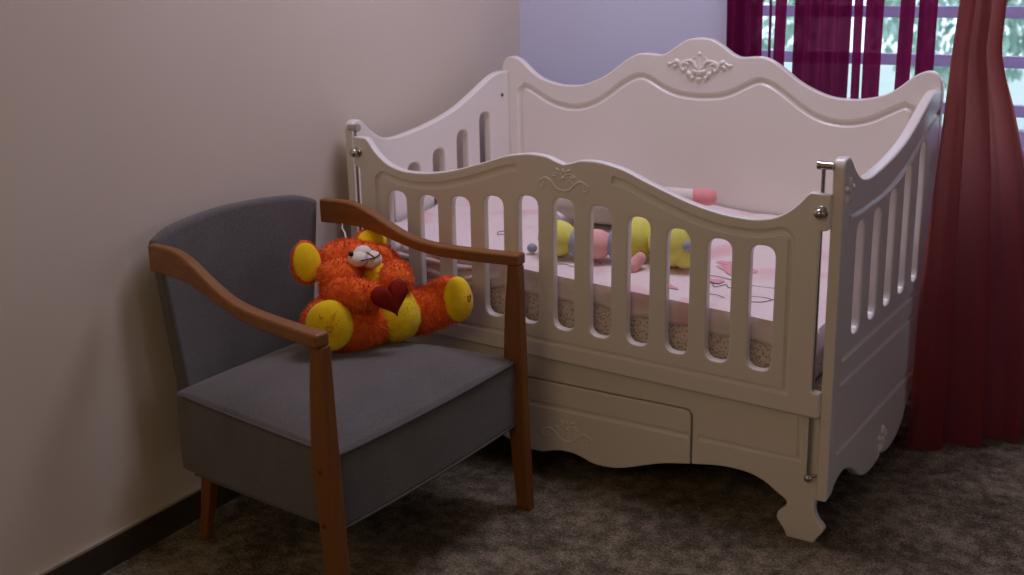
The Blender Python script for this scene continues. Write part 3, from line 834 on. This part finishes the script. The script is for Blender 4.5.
# arms
plush('arm', lambda bm: loft(bm, [bl_((.415, .350, .545)), bl_((.395, .315, .547)), bl_((.408, .275, .545)), bl_((.435, .255, .535))], [.030, .035, .036, .030]), M['fur_orange'], 3000, .010, seed=6)
plush('arm', lambda bm: loft(bm, [bl_((.610, .345, .535)), bl_((.575, .300, .545)), bl_((.528, .262, .545))], [.030, .036, .037]), M['fur_orange'], 2600, .010, seed=7)
# heart between the paws
def heartb(bm):
    F = frame_to((-.55, -.80, .15))
    pts = []
    for k in range(40):
        a = 2 * math.pi * k / 40
        pts.append((16 * math.sin(a) ** 3, 13 * math.cos(a) - 5 * math.cos(2 * a) - 2 * math.cos(3 * a) - math.cos(4 * a)))
    a_ = R(14); sc_ = .00275
    levels = [(0, 1.0), (.006, .96), (.011, .84), (.0145, .62), (.0165, .3)]
    rows = []
    for sgn in (1, -1):
        pv = None
        for h, k in levels:
            if sgn == -1 and h == 0: ring = rows0
            else: ring = [bm.verts.new(bl_((.440, .205, .540)) + F @ Vector((*[q * sc_ * k for q in rot2(p, a_)], sgn * h))) for p in pts]
            if sgn == 1 and h == 0: rows0 = ring
            if pv:
                for i in range(40): bm.faces.new((pv[i], pv[(i + 1) % 40], ring[(i + 1) % 40], ring[i]))
            pv = ring
        bm.faces.new(pv)
plush('heart', heartb, M['heart'], 0, 0, amp=.001, seed=8)
# legs, soles, embroidery
def legp(pts, rad, nrm, sole_r, stitch, seed):
    lg = plush('leg', lambda bm: loft(bm, [bl_(p) for p in pts], rad, 20), M['fur_orange'], 5000, .011, seed=seed)
    n = Vector(nrm).normalized(); F = frame_to(n); c = bl_(pts[0]) + n * rad[0] * .62
    plush('sole', lambda bm: add_ball(bm, c, (sole_r[0], sole_r[1], .024), F, 24, 14), M['fur_yellow'], 0, 0, parent=lg, amp=.0015, seed=seed + 9)
    bm = bmesh.new()
    for L_ in stitch:
        P_ = []
        for u, v_ in L_:
            q = max(0, 1 - (u / sole_r[0]) ** 2 - (v_ / sole_r[1]) ** 2)
            P_.append(c + F @ Vector((u, v_, .0242 * math.sqrt(q) + .0012)))
        add_tube(bm, P_, .0009, 6)
    link('embroidery', bm_mesh(bm), M['thread2'], lg, smooth=60)
hrt = [(0, -.008), (-.008, 0), (-.006, .007), (-.001, .005), (.004, .008), (.008, .002), (0, -.008)]
legp([(.374, .328, .480), (.408, .312, .466), (.440, .295, .458), (.475, .285, .458)], [.058, .056, .051, .045], (-.74, -.66, .12), (.053, .057),
     [[(-.020, .030), (-.018, .020), (-.012, .024)], [(.006, .026), (.012, .020), (.013, .030)], [(u, v_ - .004) for u, v_ in hrt]], 11)
legp([(.648, .205, .480), (.622, .225, .470), (.590, .250, .460), (.560, .275, .460)], [.052, .051, .053, .048], (-.05, -.97, .16), (.046, .054),
     [[(u + .012, v_) for u, v_ in hrt], [(.008, -.004), (.016, .004)]], 21)

# ------------------------------------------------------------------ curtains
def band(bm, X0, X1, y, z0, z1, folds, amp, seed, pm=None, n=None):
    n = n or max(8, int((X1 - X0) / .004)); m_ = 40
    V = {}
    for i in range(n + 1):
        for j in range(m_ + 1):
            s, t = i / n, j / m_; z_ = z0 + (z1 - z0) * t
            x = X0 + (X1 - X0) * s
            a = amp * (1 - .35 * t)
            yy = y + a * math.sin(2 * math.pi * folds * s + seed + .25 * math.sin(3 * t + seed)) + .3 * a * math.sin(5.3 * folds * s + 2 * seed)
            xx = x + .004 * math.sin(2.5 * z_ + seed)
            V[i, j] = bm.verts.new((xx, yy, z_))
    for i in range(n):
        for j in range(m_): bm.faces.new((V[i, j], V[i + 1, j], V[i + 1, j + 1], V[i, j + 1]))
bands = [(-.662, -.549, 2.6, .022), (-.531, -.521, .5, .003), (-.516, -.484, .8, .006), (-.458, -.311, 3.4, .022), (-.298, -.271, .6, .005), (-.263, -.214, 1.1, .007),
         (-.177, -.138, 1, .006), (-.130, -.083, 1.1, .007), (-.020, .03, 1.2, .007), (.21, .26, 1.2, .007), (.31, .40, 2, .01), (.44, .53, 2, .01)]
ct = empty('sheer_curtain', (-.1, .96, 0), label='sheer magenta curtain hanging in separate bands across the window', cat='curtain')
for k, (a, c, fo, am) in enumerate(bands):
    bm = bmesh.new(); band(bm, a + .1, c + .1, .052 * (a + .1) * .8 - .0, .06, 2.12, fo, am, k * 1.7)
    link('fabric_band', bm_mesh(bm), M['sheer'], ct, smooth=80)
bm = bmesh.new(); add_tube(bm, [(-.66, -.03, 2.13), (.75, .04, 2.13)], .011, 14); add_ball(bm, (-.67, -.03, 2.13), .02); add_ball(bm, (.76, .04, 2.13), .02)
link('curtain_rod', bm_mesh(bm), M['chrome'], ct, smooth=60)
# russet drape pulled to the right, spilling over the crib's corner
DO = (.13, .80, 0)
def drape_pt(s, z_):
    t = z_ / 2.1
    x0, y0 = .016 + .012 * t, float(np.interp(z_, [0, .4, 1.0, 1.3, 2.1], [.595, .590, .715, .80, .93]))
    x1, y1 = float(np.interp(z_, [0, .35, .7, .86, 1.0, 2.1], [.28, .26, .20, .155, .105, .13])), float(np.interp(z_, [0, .4, 1.0, 2.1], [.86, .86, .885, .93]))
    a = .020 * (1 - .2 * t)
    w = math.sin(2 * math.pi * 3.2 * s + 1.1 + .5 * t) + .35 * math.sin(2 * math.pi * 7.1 * s + 2 * t)
    nx_, ny_ = -(y1 - y0), (x1 - x0); l = math.hypot(nx_, ny_)
    k = a * w * min(1, s * 8 + .02)
    x = x0 + (x1 - x0) * s + nx_ / l * k; y = y0 + (y1 - y0) * s + ny_ / l * k
    return (max(x, .014), y)
bm = bmesh.new(); V = {}; n, m_ = 90, 60
for i in range(n + 1):
    for j in range(m_ + 1):
        z_ = .006 + 2.1 * j / m_; p = drape_pt(i / n, z_)
        V[i, j] = bm.verts.new((p[0] - DO[0], p[1] - DO[1], z_))
for i in range(n):
    for j in range(m_): bm.faces.new((V[i, j], V[i + 1, j], V[i + 1, j + 1], V[i, j + 1]))
dp = link('drape', bm_mesh(bm), M['drape'], smooth=80)
dp.location = DO; tag(dp, 'long russet red drape hanging to the carpet beside the crib corner', 'curtain')

# ------------------------------------------------------------------ garden outside the window
def box_obj(name, lo, hi, material):
    bm = bmesh.new(); add_box(bm, lo, hi); return link(name, bm_mesh(bm), material)
o = box_obj('ground', (-8, 1.4, -.35), (8, 14, -.25), M['ground']); o['kind'] = 'structure'
def shrub(x, y, h, w, seed, label):
    e = empty('shrub', (x, y, -.25), label=label, cat='shrub', group='shrubs in the garden outside')
    rg = random.Random(seed); bm = bmesh.new()
    for k in range(5):
        a = rg.uniform(0, 6.28); add_tube(bm, [(0, 0, 0), (.1 * math.cos(a), .1 * math.sin(a), h * .35), (.3 * w * math.cos(a), .3 * w * math.sin(a), h * .75)], [.03, .022, .01], 8)
    link('stem', bm_mesh(bm), M['bark'], e, smooth=60)
    bm = bmesh.new()
    for k in range(1500):
        u = Vector((rg.gauss(0, 1), rg.gauss(0, 1), rg.gauss(0, 1))).normalized() * rg.uniform(.5, 1) ** .6
        c = Vector((u.x * w * .5, u.y * w * .5, h * .62 + u.z * h * .38)); s_ = rg.uniform(.04, .075)
        F = frame_to((rg.gauss(0, 1), rg.gauss(0, 1), rg.gauss(.6, 1)))
        q = [bm.verts.new(c + F @ Vector(p)) for p in ((0, -s_, 0), (s_ * .45, 0, .008), (0, s_, 0), (-s_ * .45, 0, .008))]
        bm.faces.new(q)
    link('foliage', bm_mesh(bm, normals=False), M['leaf'], e)
shrub(-2.9, 6.2, 1.9, 1.5, 1, 'green shrub outside the window, glimpsed between the left magenta bands')
shrub(-1.35, 6.8, 1.7, 1.3, 2, 'green shrub outside the window, glimpsed between the middle magenta bands')
shrub(.1, 6.4, 1.75, 1.2, 3, 'green shrub outside the window, glimpsed beside the russet drape')

# ------------------------------------------------------------------ light
w = bpy.data.worlds.new('sky'); SC.world = w; w.use_nodes = True
bg = w.node_tree.nodes['Background']; bg.inputs['Color'].default_value = (.80, .84, 1.0, 1); bg.inputs['Strength'].default_value = 2.3
def area(name, loc, target, size, power, color):
    l = bpy.data.lights.new(name, 'AREA'); l.shape = 'RECTANGLE'; l.size, l.size_y = size; l.energy = power; l.color = color
    o = bpy.data.objects.new(name, l); COL.objects.link(o); o.location = loc
    o.rotation_euler = (Vector(target) - Vector(loc)).to_track_quat('-Z', 'Y').to_euler()
    return o
area('ceiling_lamp', (-.45, .20, 2.45), (-.5, .25, 0), (1.0, .5), 19.5, (.86, .79, 1.0))
area('room_lamp', (0, -3.0, 1.8), (-.65, 0, .9), (1.3, .8), 8.5, (1, .71, .37))
p = ROOM @ Vector((WID + .2, -1.05, 1.55)); q = ROOM @ Vector((0, -.9, .9))
area('added_daylight', p, q, (.4, .9), 1.2, (.92, .80, 1.0))  # extra lamp outside the added window, strengthens its cool light
